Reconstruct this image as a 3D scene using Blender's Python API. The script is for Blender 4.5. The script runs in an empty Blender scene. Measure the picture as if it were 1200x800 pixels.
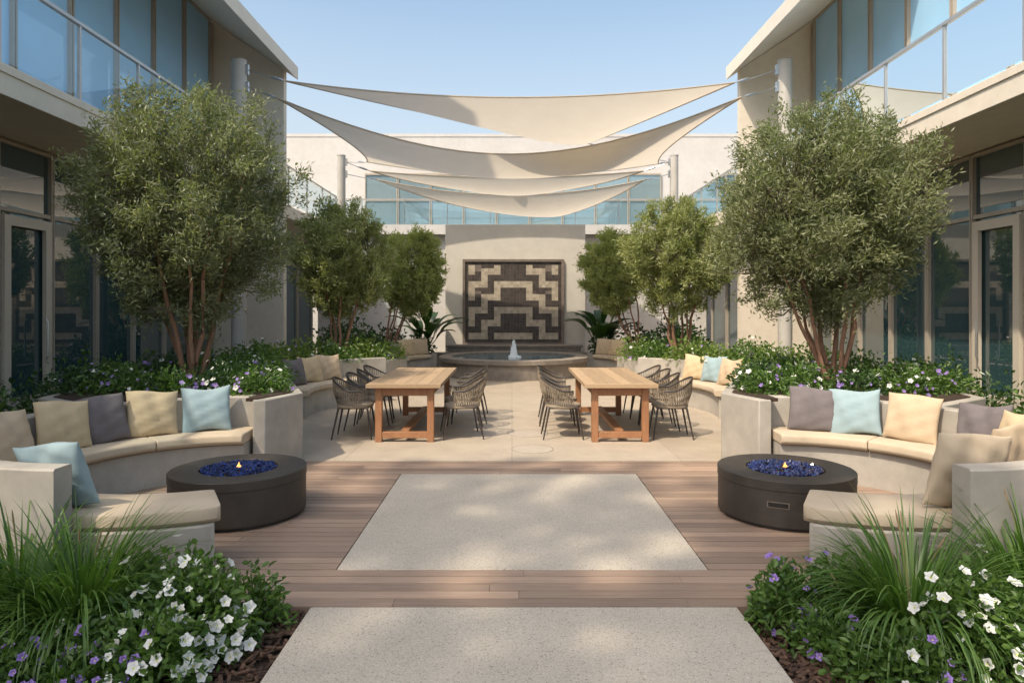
import bpy, bmesh, math, random
import numpy as np
from mathutils import Vector
S=bpy.context.scene; COL=S.collection; R=math.radians
rnd=random.Random(7)
ORG={}
# ------------------------------------------------------------------ materials
def new_mat(name):
    m=bpy.data.materials.new(name); m.use_nodes=True
    nt=m.node_tree; p=nt.nodes['Principled BSDF']; return m,nt,p
def N(nt,t,**k):
    n=nt.nodes.new(t)
    for a,b in k.items():
        if a in n.inputs: n.inputs[a].default_value=b
        else: setattr(n,a,b)
    return n
def c4(c): return (c[0],c[1],c[2],1)
def mixc(nt,f,a,b,mode='MIX'):
    n=nt.nodes.new('ShaderNodeMix'); n.data_type='RGBA'; n.blend_type=mode
    for i,v in ((0,f),(6,a),(7,b)):
        if hasattr(v,'links'): nt.links.new(v,n.inputs[i])
        elif i==0: n.inputs[0].default_value=v
        else: n.inputs[i].default_value=c4(v)
    return n.outputs[2]
def coords(nt): return nt.nodes.new('ShaderNodeTexCoord').outputs['Object']
def noise(nt,co,scale,detail=4,rough=.6,stretch=None):
    n=N(nt,'ShaderNodeTexNoise'); n.inputs['Scale'].default_value=scale; n.inputs['Detail'].default_value=detail; n.inputs['Roughness'].default_value=rough
    if stretch:
        mp=nt.nodes.new('ShaderNodeMapping'); mp.inputs['Scale'].default_value=stretch
        nt.links.new(co,mp.inputs[0]); co=mp.outputs[0]
    nt.links.new(co,n.inputs['Vector']); return n.outputs['Fac']
def ramp(nt,f,stops):
    r=nt.nodes.new('ShaderNodeValToRGB'); e=r.color_ramp.elements
    while len(e)<len(stops): e.new(.5)
    for i,(p,c) in enumerate(stops): e[i].position=p; e[i].color=c4(c)
    nt.links.new(f,r.inputs[0]); return r.outputs[0]
def bump(nt,p,h,strength=.3,dist=.01):
    b=nt.nodes.new('ShaderNodeBump'); b.inputs['Strength'].default_value=strength; b.inputs['Distance'].default_value=dist
    nt.links.new(h,b.inputs['Height']); nt.links.new(b.outputs[0],p.inputs['Normal'])
def attr_val(nt,lo,hi):
    a=nt.nodes.new('ShaderNodeAttribute'); a.attribute_name='v'
    m=nt.nodes.new('ShaderNodeMapRange'); m.inputs[3].default_value=lo; m.inputs[4].default_value=hi
    nt.links.new(a.outputs['Fac'],m.inputs[0]); return a.outputs['Fac'],m.outputs[0]
def mat(name,c1,c2,scale=4,rough=.7,bs=.2,bd=.01,bscale=None,attr=None,stretch=None,metal=0,spec=.5,big=.0):
    m,nt,p=new_mat(name); co=coords(nt)
    col=mixc(nt,ramp(nt,noise(nt,co,scale,6,.65,stretch),[(.3,(0,0,0)),(.7,(1,1,1))]),c1,c2)
    if big:
        g=noise(nt,co,.9,3); k=ramp(nt,g,[(.3,(1-big,)*3),(.7,(1,1,1))]); col=mixc(nt,1,col,k,'MULTIPLY')
    if attr:
        f,mv=attr_val(nt,*attr); col=mixc(nt,1,col,mv,'MULTIPLY')
    nt.links.new(col,p.inputs['Base Color']); p.inputs['Roughness'].default_value=rough
    p.inputs['Metallic'].default_value=metal; p.inputs['Specular IOR Level'].default_value=spec
    if bs: bump(nt,p,noise(nt,co,bscale or scale*6,5,.7,stretch),bs,bd)
    return m
def leaf_mat(name,ca,cb,rough=.45,trans=.35,tc=None):
    m,nt,p=new_mat(name); out=nt.nodes['Material Output']
    f,_=attr_val(nt,0,1); col=mixc(nt,f,ca,cb)
    nt.links.new(col,p.inputs['Base Color']); p.inputs['Roughness'].default_value=rough
    t=nt.nodes.new('ShaderNodeBsdfTranslucent')
    tcol=mixc(nt,1,col,tc or (1.5,1.7,.7),'MULTIPLY'); nt.links.new(tcol,t.inputs[0])
    x=nt.nodes.new('ShaderNodeMixShader'); x.inputs[0].default_value=trans
    nt.links.new(p.outputs[0],x.inputs[1]); nt.links.new(t.outputs[0],x.inputs[2]); nt.links.new(x.outputs[0],out.inputs[0])
    return m
M={}
M['stucco']=mat('warm_stucco',(.69,.61,.49),(.76,.68,.56),6,.85,.25,.004,140,big=.06)
M['white_stucco']=mat('pale_stucco',(.52,.50,.47),(.58,.56,.53),5,.85,.2,.004,120,big=.10)
M['fascia']=mat('roof_fascia',(.70,.64,.545),(.76,.70,.605),5,.8,.2,.004,120,big=.05)
M['concrete']=mat('cast_concrete',(.35,.32,.27),(.45,.41,.35),5,.8,.25,.004,60,big=.18)
M['feature']=mat('plaster_wall',(.54,.50,.435),(.60,.56,.49),3,.85,.2,.004,90,big=.12)
M['stone']=mat('brown_stone',(.13,.10,.078),(.21,.17,.135),9,.7,.4,.01,50)
M['fstone']=mat('fountain_stone',(.20,.168,.135),(.31,.265,.215),6,.7,.4,.01,40,big=.25)
M['soil']=mat('dark_soil',(.035,.022,.014),(.075,.045,.028),30,.95,.9,.03,60)
M['bark_chip']=mat('bark_chips',(.05,.026,.015),(.11,.06,.035),20,.9,.4,.004,90,attr=(.5,1.5))
M['frame']=mat('window_frame_metal',(.36,.31,.245),(.41,.355,.285),3,.45,.05,.002)
M['doorframe']=mat('door_frame_cream',(.55,.48,.38),(.60,.53,.43),3,.5,.05,.002)
M['post']=mat('post_metal',(.42,.395,.35),(.48,.455,.41),3,.45,.05,.002)
M['steel']=mat('steel_cable',(.45,.45,.45),(.55,.55,.55),3,.35,0,metal=.9)
M['rail']=mat('rail_metal',(.42,.41,.39),(.48,.47,.45),3,.35,0,metal=.6)
M['cushion']=mat('cushion_fabric',(.46,.37,.26),(.525,.43,.31),3,.92,.3,.002,450,big=.08)
M['sand']=mat('sand_fabric',(.47,.355,.21),(.535,.42,.26),5,.92,.35,.002,420)
M['tan']=mat('tan_fabric',(.45,.34,.22),(.515,.40,.27),5,.92,.35,.002,420)
M['mauve']=mat('mauve_fabric',(.12,.104,.104),(.165,.142,.14),5,.92,.35,.002,420)
M['blue']=mat('pale_blue_fabric',(.24,.325,.345),(.295,.385,.40),5,.92,.35,.002,420)
M['bronze']=mat('dark_bronze',(.034,.028,.022),(.062,.05,.039),5,.5,.15,.003,60,big=.2)
M['tabletop']=mat('teak_top',(.37,.245,.135),(.47,.33,.20),7,.5,.15,.002,40,attr=(.8,1.12),stretch=(6,.5,6))
M['leg']=mat('red_brown_wood',(.25,.11,.05),(.36,.175,.08),9,.5,.15,.002,50,stretch=(2,2,.7))
M['rope']=mat('woven_rope',(.19,.15,.108),(.31,.25,.178),40,.85,.4,.003,200,attr=(.75,1.2))
M['darkmetal']=mat('dark_metal',(.035,.028,.024),(.05,.04,.034),4,.45,0)
M['trunk']=mat('reddish_bark',(.22,.11,.065),(.37,.21,.13),14,.85,.5,.006,60,stretch=(3,3,.6))
M['twig']=mat('twig_bark',(.09,.075,.045),(.15,.125,.075),14,.85,.3,.004,60)
M['deck']=mat('deck_boards',(.27,.18,.125),(.38,.272,.195),5,.6,.25,.003,30,attr=(.72,1.16),stretch=(.5,9,4),big=.1)
M['under']=mat('deck_gap',(.015,.011,.009),(.02,.017,.014),5,.9,0)
M['tile_dark']=mat('dark_tile',(.045,.034,.028),(.072,.056,.045),14,.55,.2,.004,50,attr=(.7,1.3))
M['tile_cream']=mat('cream_tile',(.36,.30,.225),(.45,.385,.295),14,.55,.2,.004,50,attr=(.78,1.14))
M['tile_grey']=mat('taupe_tile',(.15,.122,.10),(.20,.165,.135),14,.55,.2,.004,50,attr=(.75,1.2))
M['water_white']=mat('white_water',(.8,.84,.86),(.9,.92,.93),10,.3,0)
M['white_petal']=leaf_mat('white_petals',(.74,.74,.68),(.84,.84,.80),.6,.3,(1,1,.95))
M['violet_petal']=leaf_mat('violet_petals',(.22,.12,.42),(.36,.24,.60),.6,.3,(1,1,1.1))
M['yellow']=mat('yellow_centre',(.45,.47,.10),(.55,.55,.14),20,.7,0)
M['olive']=leaf_mat('olive_leaves',(.10,.118,.052),(.28,.295,.155),.42,.34)
M['brightolive']=leaf_mat('light_olive_leaves',(.15,.175,.062),(.37,.38,.17),.45,.38)
M['paleolive']=leaf_mat('pale_olive_leaves',(.24,.27,.10),(.48,.49,.22),.45,.42)
M['leaf']=leaf_mat('green_leaves',(.045,.098,.018),(.13,.215,.048),.42,.34)
M['darkleaf']=leaf_mat('dark_leaves',(.022,.055,.016),(.065,.12,.032),.35,.27)
M['limeleaf']=leaf_mat('lime_leaves',(.10,.165,.034),(.20,.27,.066),.45,.36)
M['grass']=leaf_mat('grass_blades',(.045,.105,.018),(.14,.235,.05),.4,.35)
M['seed']=mat('seed_head',(.20,.14,.07),(.30,.22,.12),20,.9,0)
def glass(name):
    m,nt,p=new_mat(name); out=nt.nodes['Material Output']; nt.nodes.remove(p)
    t=nt.nodes.new('ShaderNodeBsdfTransparent'); t.inputs[0].default_value=(.82,.92,.97,1)
    gl=nt.nodes.new('ShaderNodeBsdfGlossy'); gl.inputs[0].default_value=(.85,.95,1,1); gl.inputs['Roughness'].default_value=.015
    x=nt.nodes.new('ShaderNodeMixShader')
    f=nt.nodes.new('ShaderNodeFresnel'); f.inputs[0].default_value=1.45
    a=nt.nodes.new('ShaderNodeMath'); a.operation='ADD'; a.use_clamp=True; a.inputs[1].default_value=.05
    nt.links.new(f.outputs[0],a.inputs[0]); nt.links.new(a.outputs[0],x.inputs[0])
    nt.links.new(t.outputs[0],x.inputs[1]); nt.links.new(gl.outputs[0],x.inputs[2]); nt.links.new(x.outputs[0],out.inputs[0])
    return m
def pane_mat(name,tint,ior,metal=0,bs=.03,spec=.7):
    m,nt,p=new_mat(name); co=coords(nt)
    nt.links.new(mixc(nt,noise(nt,co,.7,2),tint,tuple(x*.7 for x in tint)),p.inputs['Base Color'])
    p.inputs['Roughness'].default_value=.015; p.inputs['IOR'].default_value=ior; p.inputs['Specular IOR Level'].default_value=spec; p.inputs['Metallic'].default_value=metal
    bump(nt,p,noise(nt,co,1.2,1),bs,.02); return m
M['pane']=pane_mat('dark_window_glass',(.035,.078,.088),2.0,0)
M['pane_up']=pane_mat('painted_sky_window_glass',(.42,.72,1.0),1.5,0,.03,.45)  # strong blue base colour stands in for the reflected sky
M['pane_back']=pane_mat('teal_window_glass',(.30,.42,.46),1.8,.4)
M['railglass']=glass('rail_glass')
def agg():
    m,nt,p=new_mat('exposed_aggregate'); co=coords(nt)
    v=N(nt,'ShaderNodeTexVoronoi'); v.inputs['Scale'].default_value=170; nt.links.new(co,v.inputs['Vector'])
    sep=nt.nodes.new('ShaderNodeSeparateColor'); nt.links.new(v.outputs['Color'],sep.inputs[0])
    col=ramp(nt,sep.outputs[0],[(0,(.20,.17,.135)),(.07,(.40,.35,.275)),(.4,(.475,.415,.33)),(.93,(.51,.45,.365)),(1,(.61,.555,.465))])
    g=ramp(nt,noise(nt,co,1.3,4),[(.3,(.88,.88,.88)),(.7,(1,1,1))])
    col=mixc(nt,1,col,g,'MULTIPLY'); nt.links.new(col,p.inputs['Base Color']); p.inputs['Roughness'].default_value=.75
    bump(nt,p,noise(nt,co,160,3),.2,.003); return m
M['agg']=agg()
def paving():
    m,nt,p=new_mat('terrace_paving'); co=coords(nt)
    b=N(nt,'ShaderNodeTexBrick'); b.offset=0; b.inputs['Scale'].default_value=1; b.inputs['Brick Width'].default_value=1.9; b.inputs['Row Height'].default_value=1.9
    b.inputs['Mortar Size'].default_value=.004; b.inputs['Color1'].default_value=(.42,.35,.265,1); b.inputs['Color2'].default_value=(.45,.38,.295,1); b.inputs['Mortar'].default_value=(.27,.23,.185,1)
    nt.links.new(co,b.inputs['Vector'])
    g=ramp(nt,noise(nt,co,2.2,6,.7),[(.25,(.78,.77,.76)),(.75,(1.06,1.05,1.04))])
    col=mixc(nt,1,b.outputs['Color'],g,'MULTIPLY'); s=ramp(nt,noise(nt,co,60,3),[(.35,(.86,.86,.86)),(.6,(1.04,1.04,1.04))])
    col=mixc(nt,1,col,s,'MULTIPLY'); nt.links.new(col,p.inputs['Base Color']); p.inputs['Roughness'].default_value=.6
    bump(nt,p,noise(nt,co,70,4),.2,.004); return m
M['paving']=paving()
M['cover']=mat('cover_stone',(.36,.305,.24),(.42,.36,.285),8,.7,.2,.004,60)
def sailm():
    m,nt,p=new_mat('sail_fabric'); co=coords(nt); out=nt.nodes['Material Output']
    col=mixc(nt,noise(nt,co,2,4),(.60,.53,.43),(.67,.60,.49)); nt.links.new(col,p.inputs['Base Color']); p.inputs['Roughness'].default_value=.9
    t=nt.nodes.new('ShaderNodeBsdfTranslucent'); nt.links.new(col,t.inputs[0]); x=nt.nodes.new('ShaderNodeMixShader'); x.inputs[0].default_value=.55
    nt.links.new(p.outputs[0],x.inputs[1]); nt.links.new(t.outputs[0],x.inputs[2]); nt.links.new(x.outputs[0],out.inputs[0])
    bump(nt,p,noise(nt,co,3,3,.5,(1,4,1)),.35,.03); return m
M['sail']=sailm()
def water():
    m,nt,p=new_mat('fountain_water'); co=coords(nt)
    p.inputs['Base Color'].default_value=(.07,.16,.20,1); p.inputs['Roughness'].default_value=.04
    bump(nt,p,noise(nt,co,7,3),.4,.02); return m
M['water']=water()
def emis(name,c,s):
    m,nt,p=new_mat(name); p.inputs['Base Color'].default_value=c4(c); p.inputs['Emission Color'].default_value=c4(c); p.inputs['Emission Strength'].default_value=s; return m
M['flame']=emis('flame',(1,.42,.10),2.0)
def beadm():
    m,nt,p=new_mat('blue_fire_glass'); f,_=attr_val(nt,0,1)
    nt.links.new(mixc(nt,f,(.004,.006,.03),(.02,.038,.15)),p.inputs['Base Color']); p.inputs['Roughness'].default_value=.16; p.inputs['Specular IOR Level'].default_value=.35; return m
M['bead']=beadm()
# ------------------------------------------------------------------ mesh builder
class MB:
    def __init__(s): s.v=[];s.f=[];s.a=[];s.mi=[]
    def add(s,vs,fs,val=.5,mi=0):
        o=len(s.v); s.v.extend([tuple(map(float,v)) for v in vs])
        for f in fs: s.f.append([o+i for i in f]); s.a.append(val); s.mi.append(mi)
    def box(s,x0,x1,y0,y1,z0,z1,val=.5,mi=0):
        x0,x1=min(x0,x1),max(x0,x1)
        s.add([(x0,y0,z0),(x1,y0,z0),(x1,y1,z0),(x0,y1,z0),(x0,y0,z1),(x1,y0,z1),(x1,y1,z1),(x0,y1,z1)],
              [(3,2,1,0),(4,5,6,7),(0,1,5,4),(1,2,6,5),(2,3,7,6),(3,0,4,7)],val,mi); return s
    def prism(s,poly,z0,z1,val=.5,mi=0):
        n=len(poly); s.add([(x,y,z0) for x,y in poly]+[(x,y,z1) for x,y in poly],
            [list(range(n))[::-1],list(range(n,2*n))]+[(i,(i+1)%n,n+(i+1)%n,n+i) for i in range(n)],val,mi); return s
    def xzprism(s,poly,y0,y1,val=.5):
        n=len(poly); s.add([(x,y0,z) for x,z in poly]+[(x,y1,z) for x,z in poly],
            [list(range(n))[::-1],list(range(n,2*n))]+[(i,(i+1)%n,n+(i+1)%n,n+i) for i in range(n)],val); return s
    def tube(s,pts,rad,n=6,val=.5,mi=0,closed=False):
        pts=[Vector(p) for p in pts]; k=len(pts)
        if not hasattr(rad,'__len__'): rad=[rad]*k
        vs=[]
        for i,p in enumerate(pts):
            d=(pts[(i+1)%k]-pts[i-1]) if closed else pts[min(i+1,k-1)]-pts[max(i-1,0)]
            d.normalize(); u=d.cross(Vector((0,0,1)) if abs(d.z)<.95 else Vector((1,0,0))).normalized(); w=d.cross(u)
            for j in range(n):
                a=2*math.pi*j/n; vs.append(p+(u*math.cos(a)+w*math.sin(a))*rad[i])
        fs=[]
        for i in range(k if closed else k-1):
            i2=(i+1)%k
            for j in range(n): fs.append((i*n+j,i*n+(j+1)%n,i2*n+(j+1)%n,i2*n+j))
        if not closed: fs+= [list(range(n))[::-1],list(range((k-1)*n,k*n))]
        s.add(vs,fs,val,mi); return s
    def lathe(s,prof,cx,cy,n=64,val=.5,mi=0,caps=True):
        vs=[];k=len(prof)
        for j in range(n):
            a=2*math.pi*j/n
            for r,z in prof: vs.append((cx+r*math.cos(a),cy+r*math.sin(a),z))
        fs=[]
        for j in range(n):
            j2=(j+1)%n
            for i in range(k-1): fs.append((j*k+i,j2*k+i,j2*k+i+1,j*k+i+1))
        if caps:
            fs.append([j*k for j in range(n)][::-1]); fs.append([j*k+k-1 for j in range(n)])
        s.add(vs,fs,val,mi); return s
    def sector(s,prof,cx,cy,a0,a1,n=20,val=.5,taper=0):
        """taper: length in degrees of the softly rounded far end"""
        k=len(prof); rr1=max(p[0] for p in prof); rr0=min(p[0] for p in prof); rm=(rr0+rr1)/2
        vs=[]; ts=[i/n for i in range(n+1)]; e=0
        if taper:
            e=abs(taper/(a1-a0)); ts=[(1-e)*i/n for i in range(n)]+[1-e*(1-math.sin(q*math.pi/2/8)) for q in range(9)]
        for t in ts:
            a=R(a0+(a1-a0)*t); q=1
            if taper and t>1-e: u=(t-(1-e))/e; q=1-.16*(1-math.sqrt(max(0,1-u*u)))
            for r,z in prof: 
                r2=rm+(r-rm)*q; vs.append((cx+r2*math.cos(a),cy+r2*math.sin(a),z))
        m=len(ts); fs=[]
        for i in range(m-1):
            for j in range(k): fs.append((i*k+j,i*k+(j+1)%k,(i+1)*k+(j+1)%k,(i+1)*k+j))
        fs+=[list(range(k)),list(range((m-1)*k,m*k))[::-1]]
        s.add(vs,fs,val); return s
    def build(s,name,mats,parent=None,local=False,bevel=0,recalc=True,flat=False):
        o_=(0,0,0) if (local or parent is None) else ORG.get(parent.name,(0,0,0))
        me=bpy.data.meshes.new(name)
        me.from_pydata((np.array(s.v)-np.array(o_)).tolist(),[],s.f)
        for m in (mats if isinstance(mats,(list,tuple)) else [mats]): me.materials.append(m)
        me.polygons.foreach_set('material_index',s.mi)
        at=me.attributes.new('v','FLOAT','FACE'); at.data.foreach_set('value',s.a)
        if recalc:
            b=bmesh.new(); b.from_mesh(me); bmesh.ops.recalc_face_normals(b,faces=b.faces); b.to_mesh(me); b.free()
        if not flat:
            me.polygons.foreach_set('use_smooth',[True]*len(me.polygons)); me.set_sharp_from_angle(angle=R(38))
        me.update()
        o=bpy.data.objects.new(name,me); COL.objects.link(o)
        if parent: o.parent=parent; ORG[o.name]=o_
        if bevel:
            b=o.modifiers.new('Bevel','BEVEL'); b.width=bevel; b.segments=2; b.limit_method='ANGLE'; b.angle_limit=R(40)
        return o
def tag(o,label,cat,group=None,kind=None):
    o['label']=label; o['category']=cat
    if group: o['group']=group
    if kind: o['kind']=kind
    return o
def thing(name,label,cat,loc=(0,0,0),rz=0,group=None):
    o=bpy.data.objects.new(name,None); COL.objects.link(o); o.location=loc; o.rotation_euler=(0,0,rz); o.empty_display_size=.1
    ORG[o.name]=tuple(loc); return tag(o,label,cat,group)
def dup(o,loc=None,rz=None,label=None,parent=None):
    c=o.copy(); COL.objects.link(c)
    if loc is not None: c.location=loc
    if rz is not None: c.rotation_euler=(0,0,rz)
    if label: c['label']=label
    if parent: c.parent=parent
    for ch in list(o.children): dup(ch,parent=c)
    return c
def struct(o,label=None,cat=None):
    o['kind']='structure'
    if label: o['label']=label; o['category']=cat
    return o
def arc(cx,cy,r,a0,a1,n=16): return [(cx+r*math.cos(R(a0+(a1-a0)*i/n)),cy+r*math.sin(R(a0+(a1-a0)*i/n))) for i in range(n+1)]
# ------------------------------------------------------------------ world, sun, camera
SD=Vector((-.66,-.75,0)).normalized(); EL=R(53)
SD=Vector((SD.x*math.cos(EL),SD.y*math.cos(EL),math.sin(EL)))
w=bpy.data.worlds.new("World"); S.world=w; w.use_nodes=True; nt=w.node_tree
sky=nt.nodes.new('ShaderNodeTexSky'); sky.sky_type='NISHITA'; sky.sun_disc=False; sky.sun_elevation=EL
sky.sun_rotation=math.atan2(SD.x,SD.y); sky.dust_density=4; sky.air_density=1.2; sky.ozone_density=1.0
hsv=nt.nodes.new('ShaderNodeHueSaturation'); hsv.inputs['Hue'].default_value=.490; hsv.inputs['Saturation'].default_value=.90; hsv.inputs['Value'].default_value=1.65
nt.links.new(sky.outputs[0],hsv.inputs['Color'])
tc=nt.nodes.new('ShaderNodeTexCoord'); sp=nt.nodes.new('ShaderNodeSeparateXYZ'); nt.links.new(tc.outputs['Generated'],sp.inputs[0])
mr=nt.nodes.new('ShaderNodeMapRange'); mr.inputs[1].default_value=.10; mr.inputs[2].default_value=.40; mr.inputs[3].default_value=.8; mr.inputs[4].default_value=0
nt.links.new(sp.outputs[2],mr.inputs[0])
haze=mixc(nt,mr.outputs[0],hsv.outputs[0],(5.2,5.6,5.9))
nt.links.new(haze,nt.nodes['Background'].inputs[0]); nt.nodes['Background'].inputs[1].default_value=.15
L=bpy.data.lights.new('sun','SUN'); L.energy=4.6; L.angle=R(.9); L.color=(1,.88,.71)
lo=bpy.data.objects.new('sun',L); COL.objects.link(lo); lo.rotation_euler=SD.to_track_quat('Z','Y').to_euler(); lo.location=(-20,-20,30)
cam=bpy.data.cameras.new('camera'); co_=bpy.data.objects.new('camera',cam); COL.objects.link(co_)
co_.location=(0,0,1.7); co_.rotation_euler=(R(90),0,0); cam.lens=24; cam.sensor_width=36; cam.shift_y=-38/1200; cam.clip_end=1000; cam.clip_start=.05
S.camera=co_
S.view_settings.view_transform='Standard'; S.view_settings.look='None'; S.view_settings.exposure=0
# ------------------------------------------------------------------ ground
g=MB(); g.add([(-250,-250,-.06),(250,-250,-.06),(250,250,-.06),(-250,250,-.06)],[(0,1,2,3)]); struct(g.build('ground',M['soil']))
g=MB(); g.prism([(-5.45,7.645),(5.45,7.645),(5.45,24.55),(-5.45,24.55)],-.05,0); struct(g.build('terrace_paving',M['paving']))
g=MB(); g.box(-1.15,1.285,-2,3.9,-.05,0); struct(g.build('front_path',M['agg'],bevel=.004))
g=MB(); g.box(-1.145,1.28,4.463,7.05,-.05,0); struct(g.build('path',M['agg'],bevel=.004))
g=MB(); g.add([(-4.6,3.9,-.045),(4.6,3.9,-.045),(4.6,7.64,-.045),(-4.6,7.64,-.045)],[(0,1,2,3)]); struct(g.build('deck_base',M['under']))
g=MB()
def boards(ya,yb,x0,x1,n):
    st=(yb-ya)/n
    for i in range(n):
        x=x0
        while x<x1-.01:
            e=min(x1,x+rnd.uniform(1.6,3.4))
            if x1-e<.5: e=x1
            g.box(x+.001,e-.0015,ya+i*st,ya+(i+1)*st-.008,-.04,rnd.uniform(-.001,.001),rnd.random()); x=e
boards(3.905,4.46,-4.6,4.6,5); boards(4.463,7.05,-4.6,-1.15,24); boards(4.463,7.05,1.285,4.6,24); boards(7.053,7.64,-4.6,4.6,5)
struct(g.build('deck',M['deck'],flat=True))
def mulch(x0,x1,y0,y1,n,name,label):
    m=MB()
    for _ in range(n):
        x=rnd.uniform(x0,x1);y=rnd.uniform(y0,y1);a=rnd.uniform(0,6.28);l=rnd.uniform(.012,.04);q=rnd.uniform(.005,.012);z=rnd.uniform(-.05,-.02);t=rnd.uniform(-.01,.012)
        ca,sa=math.cos(a),math.sin(a)
        pts=[(-l,-q,-t),(l,-q,t),(l*.8,q,t),(-l,q,-t)]
        vs=[(x+px*ca-py*sa,y+px*sa+py*ca,z+pz) for px,py,pz in pts]+[(x+px*ca-py*sa,y+px*sa+py*ca,z+pz+.008) for px,py,pz in pts]
        m.add(vs,[(4,5,6,7),(0,1,5,4),(1,2,6,5),(2,3,7,6),(3,0,4,7)],rnd.random())
    o=m.build(name,M['bark_chip'],recalc=False,flat=True); tag(o,label,'mulch',kind='stuff')
mulch(-2.9,-1.16,2.6,3.89,2600,'mulch','dark bark mulch in the planting bed left of the path')
mulch(1.3,3.0,2.6,3.89,2600,'mulch','dark bark mulch in the planting bed right of the path')
for x,yy,r,lab in ((.22,9.35,.27,'round flush stone cover in the paving, farther of two between the tables'),(.25,8.3,.25,'round flush stone cover in the paving, nearer of two between the tables')):
    t=thing('ground_cover',lab,'cover',(x,yy,0))
    MB().lathe([(r,-.01),(r,.002),(r-.02,.003)],x,yy,40).build('disc',M['cover'],t)
    MB().lathe([(r+.003,-.01),(r+.003,.002),(r+.008,.002),(r+.008,-.01)],x,yy,40,caps=False).build('ring',M['stone'],t)
# ------------------------------------------------------------------ buildings
def window(t,s,ax,y0,y1,z0,z1,mp,mf,trans=None,name='window'):
    f=MB(); w_=.03; a0,a1=s*(ax-.03),s*(ax+.08)
    f.box(a0,a1,y0,y0+w_,z0,z1); f.box(a0,a1,y1-w_,y1,z0,z1); f.box(a0,a1,y0+w_,y1-w_,z0,z0+.06); f.box(a0,a1,y0+w_,y1-w_,z1-.05,z1)
    if trans: f.box(s*(ax-.02),a1,y0+w_,y1-w_,trans-.03,trans+.03)
    fo=f.build(name,mf,t)
    zs=[(z0+.06,z1-.05)] if not trans else [(z0+.06,trans-.03),(trans+.03,z1-.05)]
    for a,b in zs: MB().box(s*(ax+.03),s*(ax+.05),y0+w_,y1-w_,a,b).build('pane',mp,fo)
    return fo
def railing(t,s,ax,y0,y1,zb,n):
    st=(y1-y0)/n
    for i in range(n):
        a=y0+i*st
        g_=MB(); g_.add([(s*ax,a+.04,zb+.06),(s*ax,a+st-.04,zb+.06),(s*ax,a+st-.04,zb+.98),(s*ax,a+.04,zb+.98)],[(0,1,2,3)]); g_.build('glass_panel',M['railglass'],t,recalc=False)
        MB().box(s*(ax-.02),s*(ax+.02),a-.02,a+.02,zb,zb+1.0).build('rail_post',M['rail'],t)
    MB().box(s*(ax-.03),s*(ax+.03),y0-.02,y1+.02,zb+1.0,zb+1.045).build('handrail',M['rail'],t)
for s,side in ((-1,'left'),(1,'right')):
    t=thing('building','two storey beige building with glass balcony along the %s side of the courtyard'%side,'building',(s*9,8,0))
    ub=4.5 if s<0 else -1
    g=MB(); g.box(s*7.2,s*13,-1,16,-.06,4.38); g.box(s*7.2,s*13,ub,16,4.382,8.54); g.build('wall',M['stucco'],t)
    g=MB(); g.xzprism([(s*5.35,-.06),(s*7.2,-.06),(s*7.2,8.53),(s*5.35,7.31)],16.003,16.2); g.build('wing_wall',M['stucco'],t)
    MB().box(s*7.2,s*13,16.003,24.55,-.06,4.04).build('rear_wall',M['stucco'],t)
    MB().box(s*6.9,s*7.2,-1,16,-.06,.16).build('plinth',M['concrete'],t)
    g=MB(); g.box(s*5.6,s*7.198,-1,16,4.06,4.38); g.box(s*5.58,s*5.7,-1,15.99,4.30,4.40); g.box(s*5.8,s*7.198,16.21,24.5,4.06,4.38); g.build('balcony_slab',M['stucco'],t,bevel=.006)
    ry=9.6 if s<0 else 11.2
    g=MB(); g.xzprism([(s*5.09,7.14),(s*7.2,8.56),(s*13,8.56),(s*13,8.86),(s*7.14,8.86),(s*5.09,7.44)],ry,16.25); g.build('roof',M['fascia'],t,bevel=.006)
    if s<0: MB().box(-5.3,-9.5,9.75,13.0,7.9,15).build('sail_shade_block',M['white_stucco'],t)  # unseen block added on the roof to cast shade on the sails
    ys=[-.9,1.1,3.1,5.1,7.1,9.25]
    for a,b in zip(ys,ys[1:]): window(t,s,7,a,b,.16,4.03,M['pane'],M['frame'],3.08)
    window(t,s,6.99,9.26,10.35,.16,4.03,M['pane'],M['frame'],3.08)
    d=MB(); d.box(s*6.93,s*6.99,9.33,9.45,.2,3.0); d.box(s*6.93,s*6.99,10.16,10.28,.2,3.0); d.box(s*6.93,s*6.99,9.45,10.16,2.86,3.0); d.box(s*6.93,s*6.99,9.45,10.16,.2,.45)
    do=d.build('door',M['doorframe'],t); MB().tube([(s*6.88,10.08,.95),(s*6.85,10.08,1.0),(s*6.85,10.08,1.5),(s*6.88,10.08,1.55)],.014,8).build('handle',M['rail'],do)
    for i in range(5):
        a=10.38+i*1.12; window(t,s,7,a,a+1.1,.16,4.03,M['pane'],M['frame'],3.08)
    for i in range(4):
        a=17.2+i*1.7; window(t,s,7,a,a+1.6,.16,4.0,M['pane'],M['frame'],3.08)
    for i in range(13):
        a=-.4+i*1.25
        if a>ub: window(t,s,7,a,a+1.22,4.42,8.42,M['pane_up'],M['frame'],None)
    railing(t,s,5.66,-.9,15.95,4.4,12); railing(t,s,5.86,16.3,24.3,4.4,5)
t=thing('building','pale building with teal window band and glass balcony across the courtyard end','building',(0,29,0))
g=MB(); g.box(-9.2,9.2,27,34,-.06,8.5); g.build('wall',M['white_stucco'],t)
MB().box(-9.22,9.22,26.98,34.1,8.502,8.62).build('roof',M['white_stucco'],t)
MB().box(-7.0,7.0,24.6,26.998,-.06,4.35).build('lower_wall',M['white_stucco'],t)
MB().box(-7.1,7.1,24.3,26.995,4.36,4.7).build('balcony_slab',M['white_stucco'],t)
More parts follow.
